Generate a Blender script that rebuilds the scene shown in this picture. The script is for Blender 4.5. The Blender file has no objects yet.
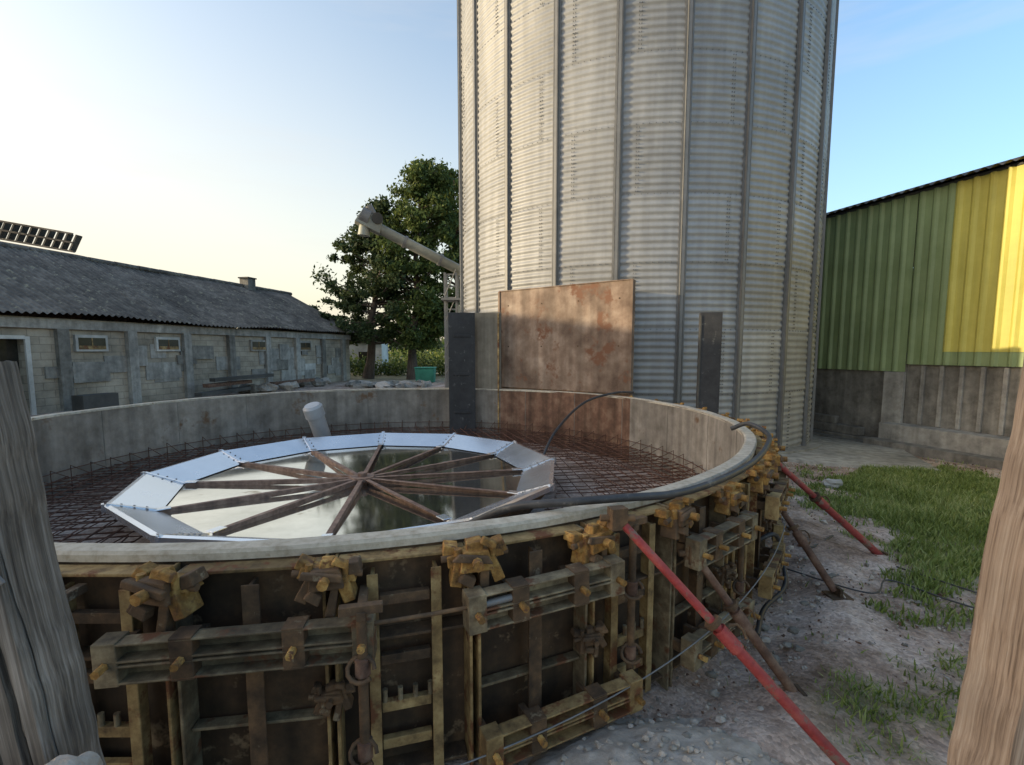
import bpy, math, random
import numpy as np
from mathutils import Vector, Matrix, noise
random.seed(7); np.random.seed(7)
R=math.radians
scene=bpy.context.scene
# ------------------------------------------------------------------ materials
def mat(name, cols, scale=4.0, rough=0.8, metal=0.0, bump=0.3, stretch=(1,1,1), detail=5, big=0.35, bigscale=0.6,
        spots=None, bdist=0.02, spec=0.4, rvar=0.15, attr=None, streak=0.0):
    m=bpy.data.materials.new(name); m.use_nodes=True
    nt=m.node_tree; N=nt.nodes; L=nt.links
    b=N["Principled BSDF"]
    tc=N.new("ShaderNodeTexCoord"); mp=N.new("ShaderNodeMapping"); mp.inputs["Scale"].default_value=stretch
    L.new(tc.outputs["Object"],mp.inputs["Vector"])
    n=N.new("ShaderNodeTexNoise"); n.inputs["Scale"].default_value=scale; n.inputs["Detail"].default_value=detail; n.inputs["Roughness"].default_value=0.68
    L.new(mp.outputs["Vector"],n.inputs["Vector"])
    r=N.new("ShaderNodeValToRGB"); els=r.color_ramp.elements
    k=len(cols)
    for i,c in enumerate(cols):
        p=0.3+0.4*i/max(1,k-1)
        if i<2: els[i].position=p; els[i].color=(*c,1)
        else:
            e=els.new(p); e.color=(*c,1)
    L.new(n.outputs["Fac"],r.inputs["Fac"])
    out=r.outputs["Color"]
    if big>0:
        n2=N.new("ShaderNodeTexNoise"); n2.inputs["Scale"].default_value=bigscale; n2.inputs["Detail"].default_value=3
        L.new(tc.outputs["Object"],n2.inputs["Vector"])
        mr=N.new("ShaderNodeMapRange"); mr.inputs["From Min"].default_value=0.3; mr.inputs["From Max"].default_value=0.7
        mr.inputs["To Min"].default_value=1-big; mr.inputs["To Max"].default_value=1+big
        L.new(n2.outputs["Fac"],mr.inputs["Value"])
        mx=N.new("ShaderNodeVectorMath"); mx.operation='SCALE'
        L.new(out,mx.inputs[0]); L.new(mr.outputs["Result"],mx.inputs["Scale"]); out=mx.outputs["Vector"]
    if streak>0:
        mp3=N.new("ShaderNodeMapping"); mp3.inputs["Scale"].default_value=(5,5,0.35); L.new(tc.outputs["Object"],mp3.inputs["Vector"])
        n4=N.new("ShaderNodeTexNoise"); n4.inputs["Scale"].default_value=1.5; n4.inputs["Detail"].default_value=4
        L.new(mp3.outputs["Vector"],n4.inputs["Vector"])
        m4=N.new("ShaderNodeMapRange"); m4.inputs["From Min"].default_value=0.35; m4.inputs["From Max"].default_value=0.65
        m4.inputs["To Min"].default_value=1-streak; m4.inputs["To Max"].default_value=1.05; L.new(n4.outputs["Fac"],m4.inputs["Value"])
        x4=N.new("ShaderNodeVectorMath"); x4.operation='SCALE'; L.new(out,x4.inputs[0]); L.new(m4.outputs["Result"],x4.inputs["Scale"]); out=x4.outputs["Vector"]
    if attr:
        at=N.new("ShaderNodeAttribute"); at.attribute_name=attr
        x5=N.new("ShaderNodeVectorMath"); x5.operation='SCALE'; L.new(out,x5.inputs[0]); L.new(at.outputs["Fac"],x5.inputs["Scale"]); out=x5.outputs["Vector"]
    if spots:
        n3=N.new("ShaderNodeTexNoise"); n3.inputs["Scale"].default_value=spots[1]; n3.inputs["Detail"].default_value=4; n3.inputs["Roughness"].default_value=0.7
        L.new(tc.outputs["Object"],n3.inputs["Vector"])
        m3=N.new("ShaderNodeMapRange"); m3.inputs["From Min"].default_value=spots[2]; m3.inputs["From Max"].default_value=spots[2]+0.08
        L.new(n3.outputs["Fac"],m3.inputs["Value"])
        mm=N.new("ShaderNodeMix"); mm.data_type='RGBA'
        L.new(m3.outputs["Result"],mm.inputs["Factor"]); L.new(out,mm.inputs[6]); mm.inputs[7].default_value=(*spots[0],1)
        out=mm.outputs[2]
    L.new(out,b.inputs["Base Color"])
    rr=N.new("ShaderNodeMapRange"); rr.inputs["To Min"].default_value=max(0.02,rough-rvar); rr.inputs["To Max"].default_value=min(1,rough+rvar)
    L.new(n.outputs["Fac"],rr.inputs["Value"]); L.new(rr.outputs["Result"],b.inputs["Roughness"])
    b.inputs["Metallic"].default_value=metal; b.inputs["Specular IOR Level"].default_value=spec
    if bump>0:
        bp=N.new("ShaderNodeBump"); bp.inputs["Strength"].default_value=bump; bp.inputs["Distance"].default_value=bdist
        L.new(n.outputs["Fac"],bp.inputs["Height"]); L.new(bp.outputs["Normal"],b.inputs["Normal"])
    return m
M={}
M['rust_dark']=mat('rust_dark',[(0.035,0.024,0.015),(0.09,0.056,0.031),(0.18,0.105,0.052)],9,0.85,0.0,0.4,spots=((0.24,0.19,0.12),14,0.61),bdist=0.006)
M['rust_skin']=mat('rust_skin',[(0.035,0.024,0.015),(0.08,0.05,0.028),(0.16,0.095,0.048)],5,0.7,0.0,0.2,streak=0.5,spots=((0.22,0.155,0.09),7,0.6),bdist=0.006)
M['ochre']=mat('ochre',[(0.09,0.055,0.026),(0.27,0.18,0.075),(0.43,0.31,0.14)],11,0.8,0.0,0.4,spots=((0.15,0.06,0.025),7,0.54),bdist=0.006,big=.45,bigscale=2)
M['olive']=mat('olive',[(0.075,0.055,0.033),(0.175,0.135,0.08),(0.31,0.255,0.155)],13,0.75,0.0,0.4,spots=((0.14,0.062,0.03),8,0.55),bdist=0.006,big=.45,bigscale=2)
M['rust_orange']=mat('rust_orange',[(0.08,0.045,0.02),(0.32,0.17,0.045),(0.55,0.36,0.12)],16,0.85,0.0,0.8,spots=((0.16,0.075,0.035),14,0.55),bdist=0.01,big=.45,bigscale=3)
M['rebar']=mat('rebar',[(0.07,0.035,0.025),(0.18,0.09,0.06)],20,0.85,0.2,0.2,big=0.3)
M['rim']=mat('rim',[(0.34,0.29,0.21),(0.47,0.42,0.33),(0.57,0.52,0.42)],22,0.85,0.0,0.35,spots=((0.24,0.16,0.09),5,0.63),bdist=0.005,big=.2,bigscale=1.5)
M['inner']=mat('inner_concrete',[(0.17,0.15,0.125),(0.26,0.235,0.2),(0.35,0.32,0.28)],4,0.8,0.0,0.2,streak=0.35,spots=((0.16,0.1,0.06),2.2,0.62))
M['inner_rust']=mat('inner_rust',[(0.09,0.05,0.035),(0.18,0.1,0.065),(0.29,0.19,0.13)],4,0.8,0.0,0.2,streak=0.45)
M['red']=mat('red_paint',[(0.14,0.03,0.027),(0.27,0.04,0.038),(0.33,0.09,0.075)],10,0.6,0.0,0.3,spots=((0.2,0.13,0.1),14,0.55),bdist=0.004)
M['propbrown']=mat('prop_brown',[(0.06,0.035,0.025),(0.14,0.08,0.055),(0.24,0.16,0.11)],14,0.85,0.1,0.4,bdist=0.004)
M['steel']=mat('stainless',[(0.72,0.73,0.75),(0.82,0.83,0.85)],3,0.25,0.85,0.015,big=0.06,rvar=0.1)
M['pan']=mat('pan_water',[(0.52,0.49,0.43),(0.72,0.69,0.63)],1.8,0.07,0.95,0.015,big=0.2,bigscale=1.2,spots=((0.24,0.19,0.13),1.7,0.63),rvar=0.05)
M['angle']=mat('angle_iron',[(0.1,0.065,0.05),(0.22,0.14,0.1),(0.33,0.23,0.17)],12,0.7,0.2,0.3,bdist=0.004)
M['galv']=mat('galvanised',[(0.3,0.303,0.303),(0.35,0.352,0.348),(0.4,0.398,0.388)],2,0.55,0.18,0.0,streak=0.14,attr='tone',big=0.1)
M['galv2']=mat('galv_post',[(0.17,0.17,0.168),(0.24,0.24,0.235)],6,0.55,0.3,0.1,big=0.1)
M['bolt']=mat('bolt',[(0.14,0.14,0.14),(0.2,0.2,0.19)],6,0.6,0.3,0.0,big=0)
M['plate']=mat('rusty_plate',[(0.14,0.085,0.058),(0.26,0.185,0.135),(0.38,0.3,0.235)],2.4,0.75,0.0,0.15,streak=0.3,spots=((0.17,0.08,0.045),2.3,0.56),big=0.25,bigscale=1.2)
M['plate_grey']=mat('grey_board',[(0.2,0.18,0.14),(0.33,0.3,0.24)],5,0.8,0,0.2,streak=0.4)
M['black']=mat('black_board',[(0.025,0.025,0.027),(0.055,0.055,0.057)],6,0.6,0,0.2,spots=((0.13,0.13,0.12),9,0.62))
M['wood']=mat('weathered_wood',[(0.04,0.032,0.026),(0.17,0.145,0.118),(0.34,0.305,0.265)],5,0.9,0,0.8,stretch=(20,20,0.35),detail=7,big=0.3,bigscale=6,bdist=0.006)
M['wood2']=mat('tan_wood',[(0.13,0.085,0.055),(0.38,0.28,0.2),(0.53,0.43,0.33)],5,0.85,0,0.7,stretch=(20,20,0.35),detail=7,big=0.2,bigscale=5,bdist=0.005)
M['concrete']=mat('concrete',[(0.22,0.21,0.185),(0.34,0.32,0.28),(0.44,0.42,0.37)],5,0.9,0,0.5,streak=0.25)
M['concrete_dark']=mat('concrete_dark',[(0.13,0.12,0.1),(0.22,0.205,0.175),(0.3,0.28,0.24)],5,0.9,0,0.5,streak=0.3)
M['rubble']=mat('rubble',[(0.3,0.265,0.22),(0.48,0.43,0.37)],14,0.9,0,0.6)
M['fibro']=mat('fibre_cement_roof',[(0.06,0.05,0.041),(0.12,0.102,0.084),(0.21,0.182,0.148)],3,0.9,0,0.5,spots=((0.26,0.23,0.16),5,0.58),big=0.4)
M['green']=mat('green_sheet',[(0.22,0.29,0.13),(0.28,0.35,0.17)],2.5,0.5,0.0,0.05,streak=0.15,big=0.12)
M['sunlit_green']=mat('sun_painted_sheet',[(0.54,0.48,0.1),(0.63,0.57,0.14)],2.5,0.5,0.0,0.05,streak=0.12,big=0.1)  # low warm sun on the green sheeting, painted into the base colour
M['tin']=mat('dark_trim',[(0.05,0.05,0.045),(0.1,0.095,0.085)],4,0.7,0.2,0.1)
M['glass_and_doorway']=mat('dark_glass_and_doorway',[(0.02,0.02,0.018),(0.05,0.045,0.035)],4,0.2,0,0)
M['whitepaint']=mat('white_frame',[(0.4,0.39,0.35),(0.58,0.56,0.51)],6,0.7,0,0.1)
M['hose']=mat('black_rubber',[(0.03,0.03,0.032),(0.06,0.06,0.06)],12,0.5,0,0.1,spots=((0.16,0.15,0.13),12,0.6))
M['pvc']=mat('grey_pvc',[(0.3,0.31,0.32),(0.4,0.41,0.42)],5,0.4,0,0)
M['bark']=mat('bark',[(0.06,0.045,0.035),(0.16,0.12,0.09)],5,0.95,0,0.8,stretch=(3,3,0.6))
M['auger']=mat('auger_paint',[(0.25,0.26,0.22),(0.38,0.38,0.32)],4,0.55,0.3,0.1)
M['greenbin']=mat('green_plastic',[(0.03,0.2,0.13),(0.05,0.28,0.19)],4,0.5,0,0)
M['paleshed']=mat('pale_wall',[(0.45,0.45,0.43),(0.6,0.6,0.57)],3,0.8,0,0.1)

def leafmat(name,c1,c2,c3):
    m=bpy.data.materials.new(name); m.use_nodes=True; nt=m.node_tree;N=nt.nodes;L=nt.links
    b=N["Principled BSDF"]; b.inputs["Roughness"].default_value=0.6; b.inputs["Specular IOR Level"].default_value=0.25
    tc=N.new("ShaderNodeTexCoord"); n=N.new("ShaderNodeTexNoise"); n.inputs["Scale"].default_value=1.1; n.inputs["Detail"].default_value=5
    n.inputs["Roughness"].default_value=0.75
    L.new(tc.outputs["Object"],n.inputs["Vector"])
    g=N.new("ShaderNodeNewGeometry")
    a=N.new("ShaderNodeMath"); a.operation='MULTIPLY_ADD'; a.inputs[1].default_value=0.35; a.inputs[2].default_value=-0.17
    L.new(g.outputs["Random Per Island"],a.inputs[0])
    s=N.new("ShaderNodeMath"); s.operation='ADD'; L.new(n.outputs["Fac"],s.inputs[0]); L.new(a.outputs[0],s.inputs[1])
    r=N.new("ShaderNodeValToRGB"); e=r.color_ramp.elements; e[0].position=0.3;e[0].color=(*c1,1);e[1].position=0.5;e[1].color=(*c2,1)
    x=e.new(0.72); x.color=(*c3,1); L.new(s.outputs[0],r.inputs["Fac"]); L.new(r.outputs["Color"],b.inputs["Base Color"])
    t=N.new("ShaderNodeBsdfTranslucent"); L.new(r.outputs["Color"],t.inputs["Color"])
    ms=N.new("ShaderNodeMixShader"); ms.inputs[0].default_value=0.3
    L.new(b.outputs[0],ms.inputs[1]); L.new(t.outputs[0],ms.inputs[2]); L.new(ms.outputs[0],N["Material Output"].inputs["Surface"])
    return m
M['leaf_dark']=leafmat('leaf_dark',(0.03,0.05,0.02),(0.06,0.09,0.035),(0.12,0.15,0.055))
M['leaf_mid']=leafmat('leaf_mid',(0.045,0.07,0.02),(0.1,0.14,0.04),(0.19,0.23,0.06))
M['grass']=leafmat('grass_blade',(0.1,0.14,0.035),(0.19,0.26,0.065),(0.36,0.4,0.17))
M['corn']=leafmat('corn_leaf',(0.08,0.12,0.02),(0.16,0.2,0.04),(0.28,0.28,0.08))

def blockmat():
    m=bpy.data.materials.new('block_wall'); m.use_nodes=True; nt=m.node_tree;N=nt.nodes;L=nt.links; b=N["Principled BSDF"]
    tc=N.new("ShaderNodeTexCoord")
    sp=N.new("ShaderNodeSeparateXYZ"); L.new(tc.outputs["Object"],sp.inputs[0])
    cb=N.new("ShaderNodeCombineXYZ"); L.new(sp.outputs["Y"],cb.inputs[0]); L.new(sp.outputs["Z"],cb.inputs[1])
    br=N.new("ShaderNodeTexBrick"); br.inputs["Scale"].default_value=1.0; br.inputs["Brick Width"].default_value=0.5; br.inputs["Row Height"].default_value=0.2
    br.inputs["Mortar Size"].default_value=0.01; br.inputs["Color1"].default_value=(0.4,0.345,0.265,1); br.inputs["Color2"].default_value=(0.33,0.285,0.215,1); br.inputs["Mortar"].default_value=(0.25,0.215,0.165,1)
    L.new(cb.outputs[0],br.inputs["Vector"])
    n=N.new("ShaderNodeTexNoise"); n.inputs["Scale"].default_value=0.9; n.inputs["Detail"].default_value=7; n.inputs["Roughness"].default_value=0.7
    L.new(tc.outputs["Object"],n.inputs["Vector"])
    mr=N.new("ShaderNodeMapRange"); mr.inputs["From Min"].default_value=0.3; mr.inputs["From Max"].default_value=0.7; mr.inputs["To Min"].default_value=0.5; mr.inputs["To Max"].default_value=1.4
    L.new(n.outputs["Fac"],mr.inputs["Value"])
    s=N.new("ShaderNodeVectorMath"); s.operation='SCALE'; L.new(br.outputs["Color"],s.inputs[0]); L.new(mr.outputs["Result"],s.inputs["Scale"])
    L.new(s.outputs["Vector"],b.inputs["Base Color"]); b.inputs["Roughness"].default_value=0.95
    bp=N.new("ShaderNodeBump"); bp.inputs["Strength"].default_value=0.4; bp.inputs["Distance"].default_value=0.02; L.new(br.outputs["Fac"],bp.inputs["Height"]); bp.invert=True
    L.new(bp.outputs["Normal"],b.inputs["Normal"])
    return m
M['block']=blockmat()

# ------------------------------------------------------------------ mesh builder
class MB:
    def __init__(s): s.v=[];s.f=[];s.m=[];s.mats=[];s.sm=[]
    def mi(s,k):
        if k not in s.mats: s.mats.append(k)
        return s.mats.index(k)
    def add(s,vs,fs,k,smooth=False):
        o=len(s.v); s.v.extend([tuple(x) for x in vs]); i=s.mi(k)
        for f in fs: s.f.append([o+a for a in f]); s.m.append(i); s.sm.append(smooth)
    def box(s,mtx,size,k,taper=1.0):
        x,y,z=[a/2 for a in size]
        vs=[Vector((sx*x*(taper if sz>0 else 1),sy*y*(taper if sz>0 else 1),sz*z)) for sz in(-1,1) for sy in(-1,1) for sx in(-1,1)]
        vs=[mtx@v for v in vs]
        s.add(vs,[(0,2,3,1),(4,5,7,6),(0,1,5,4),(2,6,7,3),(0,4,6,2),(1,3,7,5)],k)
    def cyl(s,p0,p1,r,k,seg=12,r1=None,cap=True,smooth=True):
        p0=Vector(p0);p1=Vector(p1);d=(p1-p0).normalized()
        a=d.orthogonal().normalized();b=d.cross(a);r1=r if r1 is None else r1
        vs=[]
        for p,rr in((p0,r),(p1,r1)):
            for i in range(seg):
                t=2*math.pi*i/seg; vs.append(p+a*math.cos(t)*rr+b*math.sin(t)*rr)
        s.add(vs,[(i,(i+1)%seg,seg+(i+1)%seg,seg+i) for i in range(seg)],k,smooth)
        if cap: s.add(vs[:seg],[tuple(range(seg))[::-1]],k); s.add(vs[seg:],[tuple(range(seg))],k)
    def tube(s,pts,r,k,seg=8,radii=None):
        pts=[Vector(p) for p in pts];n=len(pts);vs=[];a=None
        for i,p in enumerate(pts):
            d=(pts[min(i+1,n-1)]-pts[max(i-1,0)]).normalized()
            if a is None: a=d.orthogonal().normalized()
            a=(a-d*a.dot(d)); a=a.normalized() if a.length>1e-5 else d.orthogonal().normalized()
            b=d.cross(a);rr=radii[i] if radii else r
            for j in range(seg):
                t=2*math.pi*j/seg; vs.append(p+a*math.cos(t)*rr+b*math.sin(t)*rr)
        fs=[(i*seg+j,i*seg+(j+1)%seg,(i+1)*seg+(j+1)%seg,(i+1)*seg+j) for i in range(n-1) for j in range(seg)]
        s.add(vs,fs,k,True); s.add(vs[:seg],[tuple(range(seg))[::-1]],k); s.add(vs[-seg:],[tuple(range(seg))],k)
    def obj(s,name,parent=None,bevel=0,recalc=True):
        me=bpy.data.meshes.new(name); me.from_pydata(s.v,[],s.f)
        for k in s.mats: me.materials.append(M[k])
        me.polygons.foreach_set('material_index',s.m); me.polygons.foreach_set('use_smooth',s.sm); me.update()
        o=bpy.data.objects.new(name,me); scene.collection.objects.link(o)
        if parent: o.parent=parent
        if bevel:
            b=o.modifiers.new('bev','BEVEL'); b.width=bevel; b.segments=2; b.limit_method='ANGLE'; b.angle_limit=R(50)
        return o
def empty(name):
    o=bpy.data.objects.new(name,None); scene.collection.objects.link(o); return o
def frame(p,xd,zd=(0,0,1)):
    x=Vector(xd).normalized(); z=Vector(zd); z=(z-x*z.dot(x)).normalized(); y=z.cross(x)
    m=Matrix((x,y,z)).transposed().to_4x4(); m.translation=Vector(p); return m
def framez(p,xd,zd):
    z=Vector(zd).normalized(); x=Vector(xd); x=(x-z*x.dot(z)).normalized(); y=z.cross(x)
    m=Matrix((x,y,z)).transposed().to_4x4(); m.translation=Vector(p); return m
def spline(pts,n=12):
    pts=[Vector(p) for p in pts]; P=[pts[0]*2-pts[1]]+pts+[pts[-1]*2-pts[-2]]; out=[]
    for i in range(1,len(P)-2):
        for j in range(n):
            t=j/n; a,b,c,d=P[i-1:i+3]
            out.append(0.5*((2*b)+(c-a)*t+(2*a-5*b+4*c-d)*t*t+(-a+3*b-3*c+d)*t**3))
    out.append(pts[-1]); return out

# ------------------------------------------------------------------ ground
CX,CY=-1.44,5.4; RI,RO=3.67,3.76; RZ=0.93
SX,SY,SR=2.83,12.17,4.07
def gz(x,y):
    d=0.04*max(0,x-2)+0.033*max(0,y-5)
    k=min(1,max(0,(x+1.5)/4)); d=min(d,0.55)*k
    return -d
def gmask(x,y):
    dx,dy=x-5.4,y-5.4; u=(dx+dy)*.7071; v=(dx-dy)*.7071
    m=1.22-((u/2.7)**2+(v/1.5)**2)
    dx,dy=x-2.0,y-2.1; m2=(1-((dx/.55)**2+(dy/.38)**2))*.25
    dx,dy=x-3.3,y-3.1; m3=(1-((dx/.7)**2+(dy/.45)**2))*.2
    m=max(m,m2,m3)
    m+=0.75*noise.noise((x*1.3,y*1.3,0))+0.6*noise.noise((x*4,y*4,3))
    return m
def rng(a,b,s): return list(np.arange(a,b,s))
xs=[-900,-400,-150,-70,-40,-28,-22,-18]+rng(-15,0,.3)+rng(0,9,.05)+rng(9,14,.3)+[15,18,24,40,80,200,500,900]
ys=[-300,-100,-40,-15,-6,-2]+rng(0,9,.05)+rng(9,20,.3)+[21,24,28,34,42,60,100,200,500,1200]
vs=[];at=[]
for y in ys:
    for x in xs:
        z=gz(x,y)
        d=math.hypot(x-CX,y-CY)
        if abs(x)<16 and -1<y<21:
            z+=0.03*noise.noise((x*.8,y*.8,1))+0.02*noise.noise((x*4,y*4,2))+0.014*noise.noise((x*11,y*11,2))
            if d>3.7 and x>0: z-=.06*max(0,1-abs(d-3.95)/.3); z+=.05*max(0,1-abs(d-4.35)/.25)*(.6+noise.noise((x*3,y*3,7)))
        if d<3.5: z=0.0+0.02*noise.noise((x*2,y*2,1))
        vs.append((x,y,z))
        m=gmask(x,y) if (-1<x<12 and 0<y<12) else -1
        if y>24 or abs(x)>24: m=0.6
        at.append(max(0,min(1,m*1.1)))
nx=len(xs); fs=[(j*nx+i,j*nx+i+1,(j+1)*nx+i+1,(j+1)*nx+i) for j in range(len(ys)-1) for i in range(nx-1)]
me=bpy.data.meshes.new('ground'); me.from_pydata(vs,[],fs); a=me.attributes.new('gm','FLOAT','POINT'); a.data.foreach_set('value',at)
me.polygons.foreach_set('use_smooth',[True]*len(fs))
g=bpy.data.objects.new('ground',me); scene.collection.objects.link(g)
m=bpy.data.materials.new('gravel_ground'); m.use_nodes=True; nt=m.node_tree;N=nt.nodes;L=nt.links;b=N["Principled BSDF"]; b.inputs["Roughness"].default_value=0.95; b.inputs["Specular IOR Level"].default_value=0.15
tc=N.new("ShaderNodeTexCoord")
n1=N.new("ShaderNodeTexNoise"); n1.inputs["Scale"].default_value=1.6; n1.inputs["Detail"].default_value=12; n1.inputs["Roughness"].default_value=0.75; L.new(tc.outputs["Object"],n1.inputs["Vector"])
r=N.new("ShaderNodeValToRGB"); e=r.color_ramp.elements; e[0].position=.37;e[0].color=(0.17,0.115,0.08,1);e[1].position=.5;e[1].color=(0.38,0.285,0.225,1);x=e.new(.64);x.color=(0.58,0.475,0.4,1)
L.new(n1.outputs["Fac"],r.inputs["Fac"])
vo=N.new("ShaderNodeTexVoronoi"); vo.inputs["Scale"].default_value=60; L.new(tc.outputs["Object"],vo.inputs["Vector"])
hs=N.new("ShaderNodeSeparateColor"); L.new(vo.outputs["Color"],hs.inputs[0])
mr=N.new("ShaderNodeMapRange"); mr.inputs["To Min"].default_value=.74; mr.inputs["To Max"].default_value=1.28; L.new(hs.outputs[0],mr.inputs["Value"])
s=N.new("ShaderNodeVectorMath"); s.operation='SCALE'; L.new(r.outputs["Color"],s.inputs[0]); L.new(mr.outputs["Result"],s.inputs["Scale"])
r2=N.new("ShaderNodeValToRGB"); e=r2.color_ramp.elements; e[0].position=.35;e[0].color=(0.12,0.12,0.055,1);e[1].position=.65;e[1].color=(0.26,0.27,0.12,1); L.new(n1.outputs["Fac"],r2.inputs["Fac"])
an=N.new("ShaderNodeAttribute"); an.attribute_name='gm'
mm=N.new("ShaderNodeMix"); mm.data_type='RGBA'; L.new(an.outputs["Fac"],mm.inputs["Factor"]); L.new(s.outputs["Vector"],mm.inputs[6]); L.new(r2.outputs["Color"],mm.inputs[7]); L.new(mm.outputs[2],b.inputs["Base Color"])
bp=N.new("ShaderNodeBump"); bp.inputs["Strength"].default_value=.4; bp.inputs["Distance"].default_value=.012; L.new(vo.outputs["Distance"],bp.inputs["Height"]); bp.invert=True
bp2=N.new("ShaderNodeBump"); bp2.inputs["Strength"].default_value=.6; bp2.inputs["Distance"].default_value=.04; L.new(n1.outputs["Fac"],bp2.inputs["Height"]); L.new(bp.outputs["Normal"],bp2.inputs["Normal"]); L.new(bp2.outputs["Normal"],b.inputs["Normal"])
me.materials.append(m)
def clear(x,y):
    return math.hypot(x-CX,y-CY)>RO+.1 and math.hypot(x-SX,y-SY)>SR+.4
mb=MB()
cnt=0
while cnt<52000:
    x=random.uniform(1.0,8.5);y=1.2+7.8*random.random()
    if not clear(x,y) or x>y*1.15+.5: continue
    mk=gmask(x,y)
    if mk<random.uniform(0.0,0.5) : 
        if not(random.random()<0.008 and mk>-1.2): continue
    if x>12.0-.33*y-1.0: continue
    h=random.uniform(.025,.075)*(1.0+max(0,mk)*.7); a=random.uniform(0,6.28);w=random.uniform(.003,.006)*(1+y*.12); l=random.uniform(0,.9)*h
    z=gz(x,y)-.015; c,s_=math.cos(a),math.sin(a);b2=random.uniform(0,6.28);lx,ly=math.cos(b2)*l,math.sin(b2)*l
    mb.add([(x-c*w,y-s_*w,z),(x+c*w,y+s_*w,z),(x+c*w*.7+lx*.4,y+s_*w*.7+ly*.4,z+h*.6),(x-c*w*.7+lx*.4,y-s_*w*.7+ly*.4,z+h*.6),(x+lx,y+ly,z+h)],[(0,1,2,3),(3,2,4)],'grass'); cnt+=1
mb.obj('grass')
mb=MB()
for i in range(9000):
    y=1.3+random.random()**1.6*7; x=random.uniform(.3,3.2+y*.6)
    if not clear(x,y) or gmask(x,y)>.3: continue
    s_=random.uniform(.003,.009)*(1+.15*y)*(2.2 if random.random()<.03 else 1)
    z=gz(x,y)+s_*.3
    pts=[(1,0,0),(-1,0,0),(0,1,0),(0,-1,0),(0,0,.7),(0,0,-.7)]
    rot=Matrix.Rotation(random.uniform(0,6.28),3,(random.random(),random.random(),random.random()+.1))
    vs=[Vector((x,y,z))+rot@(Vector(p)*s_*random.uniform(.7,1.3)) for p in pts]
    mb.add(vs,[(0,2,4),(2,1,4),(1,3,4),(3,0,4),(2,0,5),(1,2,5),(3,1,5),(0,3,5)],random.choice(['rubble','rubble','concrete_dark','inner_rust']))
mb.obj('gravel')
mb=MB(); poly=[(4.1,8.0),(5.2,7.55),(6.7,7.35),(7.9,9.6),(7.2,11.9),(6.3,11.9),(5.6,9.0)]
cxp=(6.2,9.2); fine=[]
for a,b_ in zip(poly,poly[1:]+poly[:1]):
    for q in range(8): fine.append((a[0]+(b_[0]-a[0])*q/8+.12*noise.noise((a[0]*3+q,1,1)),a[1]+(b_[1]-a[1])*q/8+.12*noise.noise((a[1]*3+q,4,1))))
n=len(fine); vs=[(cxp[0],cxp[1],gz(*cxp)+.07)]+[(x,y,gz(x,y)+.05) for x,y in fine]+[(x,y,gz(x,y)-.1) for x,y in fine]
mb.add(vs,[(0,1+i,1+(i+1)%n) for i in range(n)]+[(1+i,1+n+i,1+n+(i+1)%n,1+(i+1)%n) for i in range(n)],'concrete'); mb.obj('concrete_pad')

# ------------------------------------------------------------------ tank formwork
tank=empty('circular_tank_formwork')
NP=46; DT=2*math.pi/NP; TH0=R(-62.5)
def rp(t,r,z): return Vector((CX+r*math.cos(t),CY+r*math.sin(t),z))
def rf(t,r,z):
    return frame(rp(t,r,z),(-math.sin(t),math.cos(t),0))
sub=3;K=NP*sub
def lathe(mb,prof,mats,jit=0):
    for (r0,z0),(r1,z1),k in zip(prof[:-1],prof[1:],mats):
        vs=[];
        for i in range(K):
            t=TH0+2*math.pi*i/K; j=jit*noise.noise((i*.35,r0,0)); vs+= [rp(t,r0+j,z0+j*.7),rp(t,r1+j,z1+j*.7)]
        fs=[(2*i,2*((i+1)%K),2*((i+1)%K)+1,2*i+1) for i in range(K)]
        if k=='inner':
            A=[];B=[]
            for i in range(K):
                t=math.degrees(TH0+2*math.pi*(i+.5)/K)%360
                (B if 29<t<71 else A).append(fs[i])
            mb.add(vs,A,'inner',True); mb.add(vs,B,'inner_rust',True)
        else: mb.add(vs,fs,k,True)
mb=MB(); lathe(mb,[(RI,-.1),(RI,RZ)],['inner'])
for i in range(0,NP,2): mb.box(rf(TH0+i*DT,RI-.001,RZ/2),(.008,.006,RZ-.03),'concrete_dark')
mb.obj('inner_wall',tank)
mb=MB(); lathe(mb,[(RI-.004,RZ-.02),(RI,RZ),(RI+.012,RZ+.008),(RO-.008,RZ+.008),(RO,RZ-.004),(RO,RZ-.03)],['rim']*5,jit=.012)
mb.obj('rim',tank)
mb=MB(); lathe(mb,[(RO-.006,RZ-.01),(RO-.006,-.25)],['rust_skin'])
mb.obj('outer_skin',tank)
mb=MB()
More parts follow.
